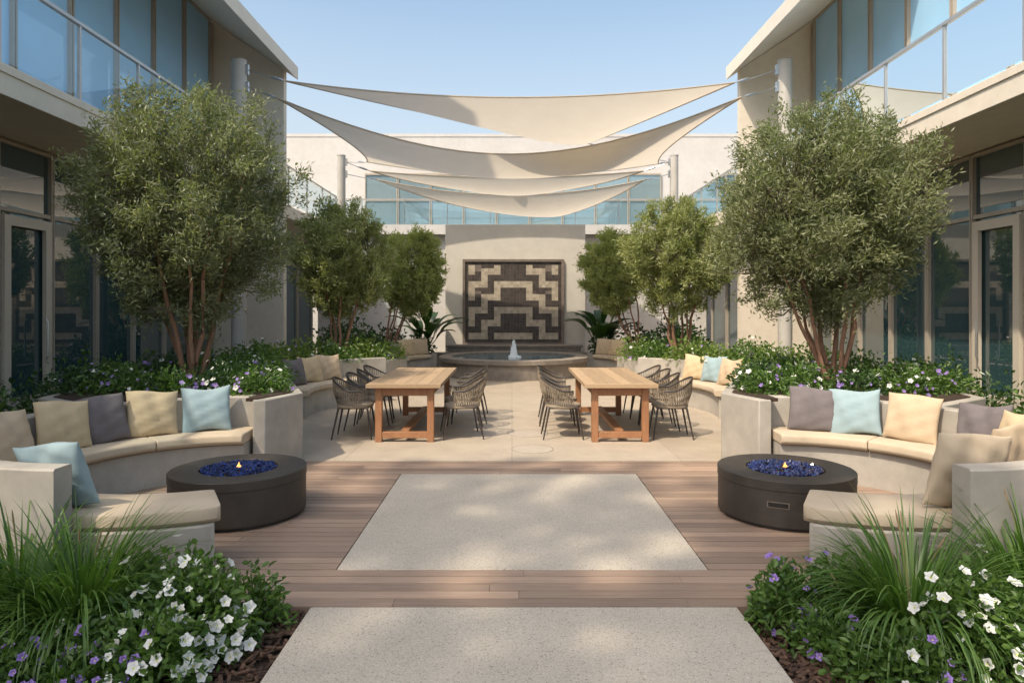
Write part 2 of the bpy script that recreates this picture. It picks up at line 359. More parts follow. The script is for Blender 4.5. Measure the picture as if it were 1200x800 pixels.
for i in range(9):
    a=-5.8+i*1.3
    f=MB(); f.box(a,a+.03,26.9,27,4.72,7.05); f.box(a+1.25,a+1.28,26.9,27,4.72,7.05); f.box(a+.03,a+1.25,26.9,27,6.98,7.05); f.box(a+.03,a+1.25,26.9,27,5.96,5.99)
    fo=f.build('window',M['frame'],t); MB().box(a+.03,a+1.25,26.95,26.97,4.72,6.98).build('pane',M['pane_back'],fo)
for i in range(9):
    a=-6.9+i*1.53
    g_=MB(); g_.add([(a+.01,24.4,4.75),(a+1.52,24.4,4.75),(a+1.52,24.4,5.58),(a+.01,24.4,5.58)],[(0,1,2,3)]); g_.build('glass_panel',M['railglass'],t,recalc=False)
    MB().box(a-.012,a+.012,24.42,24.45,4.7,5.6).build('rail_post',M['rail'],t)
MB().box(-6.95,6.95,24.37,24.43,5.6,5.64).build('handrail',M['rail'],t)
# feature wall
t=thing('water_wall','freestanding plaster wall with stepped mosaic panel behind the fountain','wall',(.1,21.8,0))
MB().box(-2.1,2.31,21.5,22.2,-.05,4.36).build('wall',M['feature'],t,bevel=.01)
fx0,fx1,fz0,fz1=-1.55,1.63,.60,3.26
g=MB(); g.box(fx0,fx1,21.40,21.498,fz1-.08,fz1); g.box(fx0,fx1,21.40,21.498,fz0,fz0+.05); g.box(fx0,fx0+.08,21.40,21.498,fz0+.05,fz1-.08); g.box(fx1-.08,fx1,21.40,21.498,fz0+.05,fz1-.08); g.build('panel_frame',M['stone'],t)
NC,NR=30,25
tw=(fx1-fx0-.16)/NC; th=(fz1-fz0-.13)/NR
g=MB()
for r_ in range(NR):
    for c in range(NC):
        ax=int(abs(c-14.5)); u=ax//4; q=(r_-4*u+2)%8; m4=ax%4
        cell=1 if (q in (0,1) or (m4 in (0,1) and q in (4,5,6,7) and ax>1)) else 0
        if cell==0 and r_<10 and ax>7 and q in (3,4) and m4>1: cell=2
        if r_==0 or r_==NR-1 or ax==14: cell=0
        x=fx0+.08+c*tw; z=fz1-.08-(r_+1)*th; dp=rnd.uniform(0,.008)
        g.box(x+.0006,x+tw-.0006,21.45-dp,21.498,z+.0006,z+th-.0006,rnd.random(),cell)
g.build('mosaic_panel',[M['tile_dark'],M['tile_cream'],M['tile_grey']],t,flat=True)
g=MB(); g.box(-1.95,2.1,20.75,21.38,-.05,.54); g.box(-2.0,2.15,20.7,21.38,.54,.60); g.box(-2.3,2.4,20.25,20.69,-.05,.34); g.box(-2.35,2.45,20.2,20.69,.34,.40); g.build('ledge',M['fstone'],t,bevel=.01)
# fountain
FY=18.0
t=thing('fountain','round stone fountain basin with a low bubbling white jet','fountain',(0.05,FY,0))
MB().lathe([(1.90,0),(1.90,.37)],.05,FY,96).build('basin',M['fstone'],t)
MB().lathe([(1.62,.372),(1.62,.465),(1.64,.48),(1.95,.48),(1.97,.465),(1.97,.372)],.05,FY,96,caps=False).build('rim',M['fstone'],t)
MB().lathe([(1.62,.37),(1.62,.42),(.9,.421),(.02,.421)],.05,FY,96).build('water',M['water'],t)
g=MB()
for i in range(120):
    a=rnd.uniform(0,6.28); q=abs(rnd.gauss(0,.075)); h=max(.06,.46*math.exp(-(q/.085)**2)*rnd.uniform(.75,1.1))
    x0,y0=.05+math.cos(a)*q,FY+math.sin(a)*q
    g.tube([(x0,y0,.41),(x0+rnd.uniform(-.01,.01),y0,.41+h*.5),(x0+rnd.uniform(-.02,.02),y0+rnd.uniform(-.02,.02),.41+h)],[.022,.017,.006],5)
g.build('water_jet',M['water_white'],t,flat=False)
# ------------------------------------------------------------------ benches, planters
def rprof(r0,r1,z0,z1,b=.035):
    return [(r0+b,z0),(r1-b,z0),(r1,z0+b),(r1,z1-b),(r1-b*.3,z1-b*.3),(r1-b,z1),(r0+b,z1),(r0+b*.3,z1-b*.3),(r0,z1-b),(r0,z0+b)]
def bprof(r0,r1,z0,z1,b=.012):
    return [(r0,z0),(r1,z0),(r1,z1-b),(r1-b,z1),(r0+b,z1),(r0,z1-b)]
def ang(s,a): return a if s<0 else 180-a
def bench(s,label,cx,cy,rin,rs,rb,a0,a1,b0,b1,n,tp=0):
    cx=s*abs(cx)
    t=thing('curved_bench',label,'bench',(cx,cy,0))
    MB().sector(bprof(rin+.07,rs,-.03,.348),cx,cy,ang(s,a0+.5),ang(s,a1-1.5),40,taper=tp).build('base',M['concrete'],t)
    MB().sector(bprof(rs+.002,rb,-.03,.77),cx,cy,ang(s,b0),ang(s,b1),48).build('backrest',M['concrete'],t)
    st=(a1-a0)/n
    for i in range(n):
        MB().sector(rprof(rin,rs-.004,.351,.455,.026),cx,cy,ang(s,a0+i*st+.15),ang(s,a0+(i+1)*st-.15),14,taper=tp if i==n-1 else 0).build('seat_cushion',M['cushion'],t,bevel=.010)
    return t
for s,side in ((-1,'left'),(1,'right')):
    bench(s,'large curved concrete bench with beige cushions around the %s fire pit'%side,2.6,5.7,1.08,1.58,1.74,94,299,94,268,5,5)
    bench(s,'curved concrete bench behind the %s dining table, beside the farther planter'%side,1.4,11,1.78,2.3,2.46,122,196,116,197,3)
    bench(s,'small curved bench close to the %s side of the fountain'%side,1.3,17.6,1.36,1.76,1.88,131,176,131,176,2)
def planter(s,label,poly,h,soil_in=.9):
    poly=[((-s)*x,y) for x,y in poly] if s>0 else poly
    cx=sum(p[0] for p in poly)/len(poly); cy=sum(p[1] for p in poly)/len(poly)
    t=thing('planter',label,'planter',(cx,cy,0))
    MB().prism(poly,-.04,h).build('wall',M['concrete'],t,bevel=.012)
    MB().prism([(cx+(x-cx)*soil_in,cy+(y-cy)*soil_in) for x,y in poly],h-.02,h+.012).build('soil',M['soil'],t)
P1=[(-2.34,7.64),(-2.54,7.02),(-2.67,7.02)]+arc(-2.6,5.7,1.755,92.5,150,12)+[(-5.0,7.2),(-5.3,9.1),(-2.95,9.1)]
P2=arc(-1.4,11,2.475,198,114,16)+[(-2.2,14.3),(-5.3,14.6),(-5.3,10.2)]
P3=[(-2.2,19.9),(-3.0,19.4),(-3.35,18.4),(-3.35,16.2),(-5.3,16.0),(-5.3,20.6),(-2.2,20.1)]
for s,side in ((-1,'left'),(1,'right')):
    planter(s,'angled concrete planter behind the %s fire pit bench, holding the largest tree on that side'%side,P1,.765)
    planter(s,'concrete planter behind the %s dining table bench, holding a middle sized tree'%side,P2,.70)
    planter(s,'low concrete planter at the far %s beside the fountain'%side,P3,.42)
# ------------------------------------------------------------------ fire pits
for s,side in ((-1,'left'),(1,'right')):
    x,y=s*2.28,5.7
    t=thing('fire_pit','round dark bronze fire pit with blue fire glass inside the %s curved bench'%side,'fire pit',(x,y,0))
    MB().lathe([(.50,0),(.50,.03),(.538,.032),(.538,.302)],x,y,96).build('drum',M['bronze'],t)
    MB().lathe([(.31,.303),(.31,.376),(.313,.379),(.539,.379),(.542,.376),(.542,.308),(.538,.303)],x,y,96,caps=False).build('top_ring',M['bronze'],t)
    MB().lathe([(.308,.303),(.308,.358)],x,y,48).build('burner_tray',M['darkmetal'],t)
    g=MB()
    for _ in range(460):
        a=rnd.uniform(0,6.28); q=.29*math.sqrt(rnd.random()); r=rnd.uniform(.012,.021); c=Vector((x+q*math.cos(a),y+q*math.sin(a),.364+rnd.uniform(0,.018)))
        vs=[c+Vector((rnd.uniform(.7,1.2)*r*ux,rnd.uniform(.7,1.2)*r*uy,rnd.uniform(.7,1.1)*r*uz)) for ux,uy,uz in ((1,0,0),(0,1,0),(-1,0,0),(0,-1,0),(0,0,1),(0,0,-1))]
        g.add(vs,[(0,1,4),(1,2,4),(2,3,4),(3,0,4),(1,0,5),(2,1,5),(3,2,5),(0,3,5)],rnd.random())
    o=g.build('fire_glass',M['bead'],t,flat=True); o['kind']='stuff'
    g=MB()
    for k in range(3):
        q=(k-1)*.011; h=(.026,.045,.022)[k]
        g.tube([(x+q,y,.38),(x+q*1.2,y,.38+h*.3),(x+q*.9,y,.38+h*.65),(x+q*.6,y,.38+h)],[.004,.007,.005,.001],8)
    g.build('flame',M['flame'],t)
    if s>0:
        g=MB(); a0_=R(243)
        for k,(rr,hh,mi) in enumerate(((.5405,.024,1),(.5425,.017,0))):
            n_=8; w2=.15 if mi else .135
            vs=[(x+rr*math.cos(a0_+w2*(2*j/n_-1)),y+rr*math.sin(a0_+w2*(2*j/n_-1)),.20+zz) for j in range(n_+1) for zz in (-hh,hh)]
            g.add(vs,[(2*j,2*j+2,2*j+3,2*j+1) for j in range(n_)],.5,mi)
        g.build('vent_slot',[M['under'],M['stone']],t,recalc=False)
# ------------------------------------------------------------------ pillows
def pillow_mesh(w_,h_,t_,seed):
    q=random.Random(seed); n=18; m=MB(); ph=[q.uniform(0,6) for _ in range(4)]
    for sd in (1,-1):
        vs=[];fs=[]
        for i in range(n+1):
            for j in range(n+1):
                u=2*i/n-1; v=2*j/n-1; u_=math.sin(u*math.pi/2); v_=math.sin(v*math.pi/2)
                th=max(0,(1-u_**2)*(1-v_**2))**.42
                xx=u_*w_/2*(1-.07*(1-v_**2)); zz=v_*h_/2*(1-.07*(1-u_**2))+h_/2
                wr=.010*math.sin(7*u_+3*v_+ph[0])*th+.008*math.sin(11*v_-5*u_+ph[1])*th-.02*math.exp(-((u_-.1)**2*14+(v_-.75)**2*6))
                vs.append((xx,sd*(t_/2*th+wr*(th>0)),zz+.012*math.sin(3*u_+ph[2])*v_)); 
        for i in range(n):
            for j in range(n):
                a=i*(n+1)+j; f=(a,a+1,a+n+2,a+n+1); fs.append(f if sd>0 else f[::-1])
        m.add(vs,fs)
    return m
def pillow(s,cx,cy,r,a,matn,label,size=.46,camb=.5,z=.448,tilt=16,seed=0,roll=0):
    a_=R(ang(s,a)); x=s*abs(cx)+r*math.cos(a_); y=cy+r*math.sin(a_)
    d=Vector((-math.cos(a_),-math.sin(a_),0)); c=Vector((-x,-y,0)).normalized(); d=(d+c*camb).normalized()
    o=pillow_mesh(size*1.03,size,.15,seed+int(a)).build('throw_pillow',M[matn],recalc=False)
    b=bmesh.new(); b.from_mesh(o.data); bmesh.ops.remove_doubles(b,verts=b.verts,dist=.0005); b.to_mesh(o.data); b.free()
    o.location=(x,y,z); o.rotation_euler=(R(-tilt),R(roll),math.atan2(d.y,d.x)+math.pi/2)
    tag(o,label,'pillow','throw pillows on the curved benches')
B1=(2.6,5.7,1.36)
pillow(-1,*B1,167,'sand','leftmost yellow sand pillow in the row of four on the left fire pit bench',seed=1,roll=4)
pillow(-1,*B1,151,'mauve','dark grey mauve pillow between two tan pillows on the left fire pit bench',seed=2,roll=-5)
pillow(-1,*B1,133,'sand','tan pillow between the dark grey and pale blue pillows on the left bench',seed=3,roll=3)
pillow(-1,*B1,112,'blue','pale blue pillow at the planter end of the left fire pit bench',seed=4,roll=-2)
pillow(-1,*B1,194,'tan','tan pillow cut off by the left picture edge, on the left fire pit bench',seed=5)
pillow(-1,2.6,5.7,1.38,261,'blue','pale blue pillow against the near concrete end of the left fire pit bench',camb=0,seed=6,tilt=18,size=.45,roll=6)
pillow(1,*B1,110,'mauve','dark grey mauve pillow at the planter end of the right fire pit bench',seed=7,roll=3)
pillow(1,*B1,127,'blue','pale blue pillow on the right fire pit bench beside a dark grey pillow',seed=8,roll=-4)
pillow(1,*B1,147,'tan','tan pillow right of the pale blue pillow on the right fire pit bench',seed=9,roll=3)
pillow(1,*B1,177,'mauve','dark grey mauve pillow near the right picture edge on the right bench',seed=10,roll=-6)
pillow(1,*B1,197,'sand','sand pillow cut off by the right picture edge on the right bench',seed=11)
pillow(1,2.6,5.7,1.40,261,'cushion','cream pillow at the open tip of the near right bench backrest',camb=0,seed=12,tilt=12,size=.5,roll=-4)
pillow(1,2.6,5.7,1.38,243,'tan','tan pillow behind the near right bench backrest, by the picture edge',camb=0,seed=13,tilt=10,size=.54,roll=3)
B2=(1.4,11,2.08)
for s,side,cols in ((-1,'left',('tan','sand','mauve')),(1,'right',('sand','blue','tan'))):
    nm={'tan':'tan','sand':'sand coloured','mauve':'dark grey','blue':'pale blue'}
    for k,(a,c) in enumerate(zip((150,163,178),cols)):
        pos=('nearest the dining chairs','in the middle of three','farthest from the dining chairs')[k]
        pillow(s,*B2,a,c,'%s pillow on the bench behind the %s table, %s'%(nm[c],side,pos),seed=20+k)
    for k,a in enumerate((138,157)):
        pillow(s,1.3,17.6,1.6,a,('tan','sand')[k],'tan pillow on the small bench %s of the fountain, %s one'%(side,('inner','outer')[k]),seed=30+k,camb=.8)
# ------------------------------------------------------------------ tables and chairs
def table(x0,x1,y0,y1,label):
    cx,cy=(x0+x1)/2,(y0+y1)/2
    t=thing('dining_table',label,'table',(cx,cy,0),group='wooden dining tables')
    g=MB(); n=6; w_=(x1-x0)/n
    for i in range(n): g.box(x0+i*w_+.0015,x0+(i+1)*w_-.0015,y0+.1,y1-.1,.70,.75,rnd.random())
    g.box(x0,x1,y0,y0+.097,.70,.75,rnd.random()); g.box(x0,x1,y1-.097,y1,.70,.75,rnd.random())
    g.build('tabletop',M['tabletop'],t,bevel=.003)
    i_=.1; lw=.085
    for lx in (x0+i_,x1-i_-lw):
        for ly in (y0+i_,y1-i_-lw): MB().box(lx,lx+lw,ly,ly+lw,0,.698).build('leg',M['leg'],t,bevel=.004)
    g=MB(); xa,xb=x0+i_+.02,x1-i_-.02
    g.box(xa+.067,xb-.067,y0+i_+.02,y0+i_+.055,.59,.697); g.box(xa+.067,xb-.067,y1-i_-.055,y1-i_-.02,.59,.697)
    g.box(xa,xa+.035,y0+i_+lw+.002,y1-i_-lw-.002,.59,.697); g.box(xb-.035,xb,y0+i_+lw+.002,y1-i_-lw-.002,.59,.697); g.build('apron',M['leg'],t,bevel=.003)
    for ya in (y0+i_+.012,y1-i_-lw+.012):
        MB().box(x0+i_+lw+.001,x1-i_-lw-.001,ya,ya+.06,.05,.13).build('crossbar',M['leg'],t,bevel=.003)
    MB().box(cx-.05,cx+.05,y0+i_+.075,y1-i_-.075,.09,.15).build('stretcher',M['leg'],t,bevel=.003)
table(-1.85,-.90,8.62,11.1,'long wooden dining table with tan top and red brown legs, left of the walkway')
table(.92,1.85,8.62,11.1,'long wooden dining table with tan top and red brown legs, right of the walkway')
def make_chair():
    t=thing('dining_chair','x','chair',group='woven rope chairs around the dining tables')
    m=MB(); n=28
    def ell(a,rx,ry): 
        c,s_=math.cos(a),math.sin(a); p=.75
        return (math.copysign(abs(c)**p,c)*rx,math.copysign(abs(s_)**p,s_)*ry)
    rings=[(.90,.405),(1,.415),(1.0,.435),(.96,.448),(.75,.455),(.3,.448),(.02,.447)]
    vs=[(*ell(2*math.pi*j/n,.225*k,.235*k),z) for k,z in rings for j in range(n)]
    fs=[(i*n+j,i*n+(j+1)%n,(i+1)*n+(j+1)%n,(i+1)*n+j) for i in range(len(rings)-1) for j in range(n)]+[list(range(n))[::-1],list(range((len(rings)-1)*n,len(rings)*n))]
    m.add(vs,fs); m.build('seat',M['rope'],t,local=True)
    def rail(ph):
        a=R(ph); b=max(0,-math.sin(a)); return Vector((math.cos(a)*.285,math.sin(a)*.285-.01,.635+.16*b**1.3))
    pts=[rail(25-i*230/40) for i in range(41)]
    MB().tube(pts,.011,8).build('top_rail',M['darkmetal'],t,local=True)
    m=MB()
    for i in range(34):
        ph=24-i*228/33
        for dph in (5.5,-5.5):
            top=rail(max(-205,min(25,ph+dph))); a=R(ph-dph); b=Vector((math.cos(a)*.215,math.sin(a)*.225,.425))
            mid=(top+b)/2+Vector((math.cos(a),math.sin(a),-.3))*.025
            m.tube([b,mid,top],.005,4,rnd.random())
    m.build('woven_back',M['rope'],t,local=True)
    for sx in (-1,1):
        MB().tube([(sx*.18,.18,.42),(sx*.205,.215,.2),(sx*.225,.245,0)],[.014,.012,.009],8).build('leg',M['darkmetal'],t,local=True)
        MB().tube([(sx*.16,-.19,.42),(sx*.185,-.235,.2),(sx*.205,-.275,0)],[.014,.012,.009],8).build('leg',M['darkmetal'],t,local=True)
    MB().tube([(.19,.19,.405),(-.19,.19,.405),(-.17,-.19,.405),(.17,-.19,.405)],.011,6,closed=True).build('seat_frame',M['darkmetal'],t,local=True)
    return t
ch=make_chair(); first=True
for tx,tn in ((-1,'left'),(1,'right')):
    for cs,cn in ((-1,'left'),(1,'right')):
        cx=tx*1.38+cs*.69
        for k,(yy,kn) in enumerate(((9.08,'nearest'),(9.70,'second nearest'),(10.32,'third nearest'),(10.94,'farthest'))):
            lab='woven rope armchair, %s of four on the %s side of the %s table'%(kn,cn,tn)
            x=cx+rnd.uniform(-.04,.04); a=R(-90 if cs<0 else 90)+R(rnd.uniform(-7,7))
            if first: ch.location=(x,yy,.001); ch.rotation_euler=(0,0,a); ch['label']=lab; first=False
            else: dup(ch,(x,yy,.001),a,lab)
# ------------------------------------------------------------------ posts and sails
for (x,y,h,r,lab) in ((-5.6,14,6.8,.15,'tall round grey sail post in front of the left building'),(5.6,14,6.8,.14,'tall round grey sail post in front of the right building'),
                  (-5.0,20,6.2,.12,'farther round sail post at the back left of the courtyard'),(4.75,20,6.2,.12,'farther round sail post at the back right of the courtyard')):
    t=thing('sail_post',lab,'post',(x,y,0))
    MB().lathe([(r,-.05),(r,h-.03)],x,y,32).build('pole',M['post'],t); MB().lathe([(r+.008,h-.028),(r+.008,h-.005),(r-.02,h+.005)],x,y,32).build('cap',M['post'],t)
    sx=-1 if x>0 else 1
    g=MB(); g.box(x+sx*(r-.01),x+sx*(r+.05),y-.04,y+.04,h-.3,h-.1); g.box(x+sx*(r-.01),x+sx*(r+.05),y-.04,y+.04,h-.65,h-.45); g.build('bracket',M['steel'],t)
    MB().lathe([(r+.1,-.02),(r+.1,.02)],x,y,32).build('base_plate',M['post'],t)
def sail(label,Cn,edges,belly,cables,n=30):
    C=[Vector(c) for c in Cn]
    def E(i,t):
        return C[i].lerp(C[(i+1)%4],t)+Vector(edges[i])*4*t*(1-t)
    vs=[];fs=[]
    for i in range(n+1):
        u=i/n
        for j in range(n+1):
            v=j/n
            a=E(0,u)*(1-v)+E(2,1-u)*v; b=E(3,1-v)*(1-u)+E(1,v)*u
            c=C[0]*(1-u)*(1-v)+C[1]*u*(1-v)+C[3]*(1-u)*v+C[2]*u*v
            p=a+b-c; p.z-=belly*16*u*(1-u)*v*(1-v)
            vs.append(p)
    for i in range(n):
        for j in range(n): a=i*(n+1)+j; fs.append((a,a+n+1,a+n+2,a+1))
    loc=C[0]
    t=thing('shade_sail',label,'shade sail',tuple(loc),group='shade sails over the courtyard')
    m=MB(); m.add(vs,fs); m.build('fabric',M['sail'],t,recalc=False)
    h=MB()
    for i in range(4):
        if (C[i]-C[(i+1)%4]).length<.01: continue
        h.tube([E(i,k/24) for k in range(25)],.018,5)
    h.build('hem',M['sail'],t)
    for a,b in cables:
        g=MB(); a=Vector(a); b=Vector(b); g.tube([a,a.lerp(b,.5)-Vector((0,0,.02)),b],.011,6); d=(b-a).normalized(); g.tube([a+d*.06,a+d*.12,a+d*.3,a+d*.36],[.012,.028,.028,.012],8); g.build('cable',M['steel'],t)
PL,PR=(-5.42,14,6.6),(5.43,14,6.6); PL2,PR2=(-5.42,14,6.25),(5.43,14,6.25); QL,QR=(-4.86,20,6.0),(4.61,20,6.0); QL2,QR2=(-4.86,20,5.65),(4.61,20,5.65)
sail('front cream triangular shade sail, highest and nearest of the four',[(-4.57,13.8,6.3),(4.5,13.8,6.27),(2.1,19,6.3),(2.1,19,6.3)],[(0,.5,-.16),(-.25,-.3,-.18),(0,0,0),(.1,-.1,-.12)],.25,
     [((-4.57,13.8,6.3),PL),((4.5,13.8,6.27),PR),((2.1,19,6.3),QR)])
sail('large cream shade sail stretched between all four posts, second from the front',[(-4.75,13.8,5.96),(4.65,13.8,5.98),(4.19,19.5,5.85),(-4.14,19.5,5.9)],[(0,3.2,-.42),(-.5,0,-.2),(0,-.2,-.40),(.5,0,-.2)],.1,
     [((-4.75,13.8,5.96),PL2),((4.65,13.8,5.98),PR2),((4.19,19.5,5.85),QR),((-4.14,19.5,5.9),QL)])
sail('narrow cream shade sail near the end building, third from the front',[(-4.2,20.2,5.78),(3.9,20.2,5.78),(.2,22.3,5.52),(.2,22.3,5.52)],[(0,.35,-.12),(0,-.1,-.2),(0,0,0),(0,-.1,-.2)],.12,
     [((-4.2,20.2,5.78),QL),((3.9,20.2,5.78),QR)])
sail('farthest cream shade sail, hanging lowest in front of the end building',[(-4.3,21.6,5.80),(4.2,21.6,5.78),(1.75,24,4.98),(1.75,24,4.98)],[(0,.6,-.38),(0,-.2,-.15),(0,0,0),(0,-.1,-.36)],.05,
     [((-4.3,21.6,5.8),QL2),((4.2,21.6,5.78),QR2)])
# ------------------------------------------------------------------ foliage
def nz(a): return a/np.maximum(np.linalg.norm(a,axis=1,keepdims=True),1e-6)
def leaf_geo(P,D,Ls,Ws,rg,broad=False,fold=.12):
    n=len(P); D=nz(D); sd=nz(np.cross(D,rg.normal(size=(n,3)))); nr=np.cross(sd,D); Ls=Ls[:,None]; Ws=Ws[:,None]
    if not broad:
        V=np.stack([P,P+D*Ls*.45+sd*Ws*.5+nr*Ws*.2,P+D*Ls,P+D*Ls*.45-sd*Ws*.5+nr*Ws*.2],1).reshape(-1,3)
        F=(np.arange(n)[:,None]*4+np.array([0,1,2,3])).tolist(); return V,F,1
    dr=np.zeros((n,3)); dr[:,2]=-1
    V=np.stack([P,P+D*Ls*.3+sd*Ws*.42+nr*Ws*.25,P+D*Ls*.65+sd*Ws*.42+nr*Ws*.2+dr*Ls*.06,P+D*Ls+dr*Ls*.15,P+D*Ls*.65-sd*Ws*.42+nr*Ws*.2+dr*Ls*.06,P+D*Ls*.3-sd*Ws*.42+nr*Ws*.25],1).reshape(-1,3)
    b=np.arange(n)[:,None]*6
    F=np.concatenate([b+np.array([0,1,2,3]),b+np.array([0,3,4,5])],1).reshape(-1,4).tolist(); return V,F,2
def foliage_obj(name,V,F,vals,material,parent):
    m=MB(); m.v=V.tolist(); m.f=F; m.a=list(vals); m.mi=[0]*len(F)
    return m.build(name,material,parent,recalc=False,flat=True)
def tree(label,base,c,rad,nst,ntw,lpt,leafL,seed,matl,group='olive trees in the planters'):
    rg=np.random.default_rng(seed); q=random.Random(seed)
    t=thing('olive_tree',label,'tree',base,group=group)
    b=Vector(base); C=Vector(c); rx,ry,rz=rad; samples=[]
    for k in range(nst):
        a=2*math.pi*k/nst+q.uniform(-.4,.4); sp=q.uniform(.3,.62)
        end=C+Vector((math.cos(a)*rx*sp,math.sin(a)*ry*sp,q.uniform(-.25,.25)*rz))
        p0=b+Vector((math.cos(a)*.07,math.sin(a)*.07,-.03)); pts=[]
        for i in range(9):
            u=i/8; p=p0.lerp(end,u); bow=math.sin(u*math.pi)*.12
            p+=Vector((math.cos(a)*bow*q.uniform(-.3,1)*.7+q.uniform(-.02,.02),math.sin(a)*bow*.5+q.uniform(-.02,.02),bow*.3)); pts.append(p)
        r0=q.uniform(.026,.042)*(rad[2]/1.5)**.5
        MB().tube(pts,[r0*(1-.78*i/8) for i in range(9)],8).build('trunk',M['trunk'],t)
        for i in range(3,9): samples.append((pts[i],r0*(1-.78*i/8)))
    SP=np.array([tuple(s_[0]) for s_ in samples])
    br=MB(); Ps=[];Ds=[];vv=[]
    pa,pb=q.uniform(0,6),q.uniform(0,6)
    for k in range(ntw):
        d=rg.normal(size=3); d/=np.linalg.norm(d)
        az=math.atan2(d[1],d[0]); lump=1+.07*math.sin(3*az+pa)*math.sin(4*d[2]+pb)+.05*math.sin(7*az+pb+5*d[2])
        rr=(.32+.69*math.sqrt(rg.random()))*lump
        nar=1-.16*max(0,-d[2]) - .10*max(0,d[2]-.35)
        tp=np.array(c)+d*np.array([rx*nar,ry*nar,rz])*rr
        out=d*.65+np.array([0,0,.65])+rg.normal(size=3)*.4; out/=np.linalg.norm(out)
        ln=rg.uniform(.13,.25)*rz; st=tp-out*ln
        j=int(np.argmin(((SP-st)**2).sum(1)+.3*np.maximum(0,SP[:,2]-st[2])**2)); sp=samples[j][0]
        S0=Vector(st); md=sp.lerp(S0,.5)+Vector((0,0,-.04)); TP=Vector(tp)
        br.tube([sp,md,S0,S0.lerp(TP,.5)+Vector(rg.normal(size=3)*.01),TP],[min(samples[j][1]*.5,.009),.0065,.005,.003,.0012],3)
        m_=int(lpt*rg.uniform(.6,1.4)); u=rg.random(m_)**.8; u=u*1.2-.2
        base_=st+(tp-st)*u[:,None]+rg.normal(size=(m_,3))*.058*rz/1.5
        dd=out*.75+nz(rg.normal(size=(m_,3)))*.95
        Ps.append(base_);Ds.append(dd); vv.append(np.clip(rg.random()*.4+rg.random(m_)*.6,0,1))
    br.build('branches',M['twig'],t,recalc=False)
    P=np.concatenate(Ps);D=np.concatenate(Ds);v=np.concatenate(vv);n=len(P)
    V,F,_=leaf_geo(P,D,leafL*rg.uniform(.7,1.3,n),leafL*.27*rg.uniform(.8,1.2,n),rg)
    foliage_obj('crown',V,F,v,M[matl],t)
tree('largest left olive tree with dense grey green crown, above the left fire pit bench',(-3.9,8.35,.76),(-3.9,8.35,3.0),(1.34,1.3,1.48),8,640,108,.068,11,'olive')
tree('largest right olive tree with reddish stems, above the right fire pit bench',(3.93,8.35,.76),(3.78,8.35,2.92),(1.34,1.3,1.40),8,630,108,.068,12,'olive')
tree('middle left olive tree with dark crown, in the planter behind the left table',(-3.4,13.5,.7),(-3.36,13.5,2.68),(1.04,1.0,1.17),6,360,100,.085,13,'brightolive')
tree('middle right olive tree with light crown, in the planter behind the right table',(3.3,13.5,.7),(3.27,13.5,2.74),(1.10,1.05,1.18),6,370,100,.085,14,'brightolive')
tree('small far left olive tree with light crown, left of the mosaic wall',(-3.5,19.0,.42),(-2.75,18.9,2.75),(1.02,1.0,1.22),5,330,95,.105,15,'paleolive')
tree('small far right olive tree, right of the mosaic wall',(3.5,19.0,.42),(2.85,18.9,2.75),(1.0,1.0,1.22),5,320,95,.105,16,'paleolive')
tree('tall olive tree behind the viewer, shading the path and the deck',(-6.2,-3.4,-.05),(-6.4,-3.0,13),(3.6,3.4,2.2),4,330,60,.24,17,'olive',group='olive tree outside the view')
def flower_data(name,pm,lobes=5):
    m=MB(); n=25; rings=[(.0,-.22),(.16,-.16),(.55,.05),(1,.12)]
    vs=[(0,0,-.22)]; fs=[];mi=[]
    for k,(r,z) in enumerate(rings[1:]):
        for j in range(n):
            a=2*math.pi*j/n; rr=r*(1 if k==0 else (1-.16*(k/2)*(.5-.5*math.cos(lobes*a))*1.6)); vs.append((rr*math.cos(a),rr*math.sin(a),z+.07*(k/2)*math.cos(lobes*2*a+1)))
    m.add(vs,[(0,1+j,1+(j+1)%n) for j in range(n)],.5,1)
    m.f+= [[1+k*n+j,1+k*n+(j+1)%n,1+(k+1)*n+(j+1)%n,1+(k+1)*n+j] for k in range(2) for j in range(n)]
    m.a+=[.3]*n+[.8]*n; m.mi+=[0]*(2*n)
    o=m.build('flower',[pm,M['yellow']],recalc=False); d=o.data; bpy.data.objects.remove(o); return d
FW=flower_data('flower',M['white_petal']); FV=flower_data('flower',M['violet_petal'])
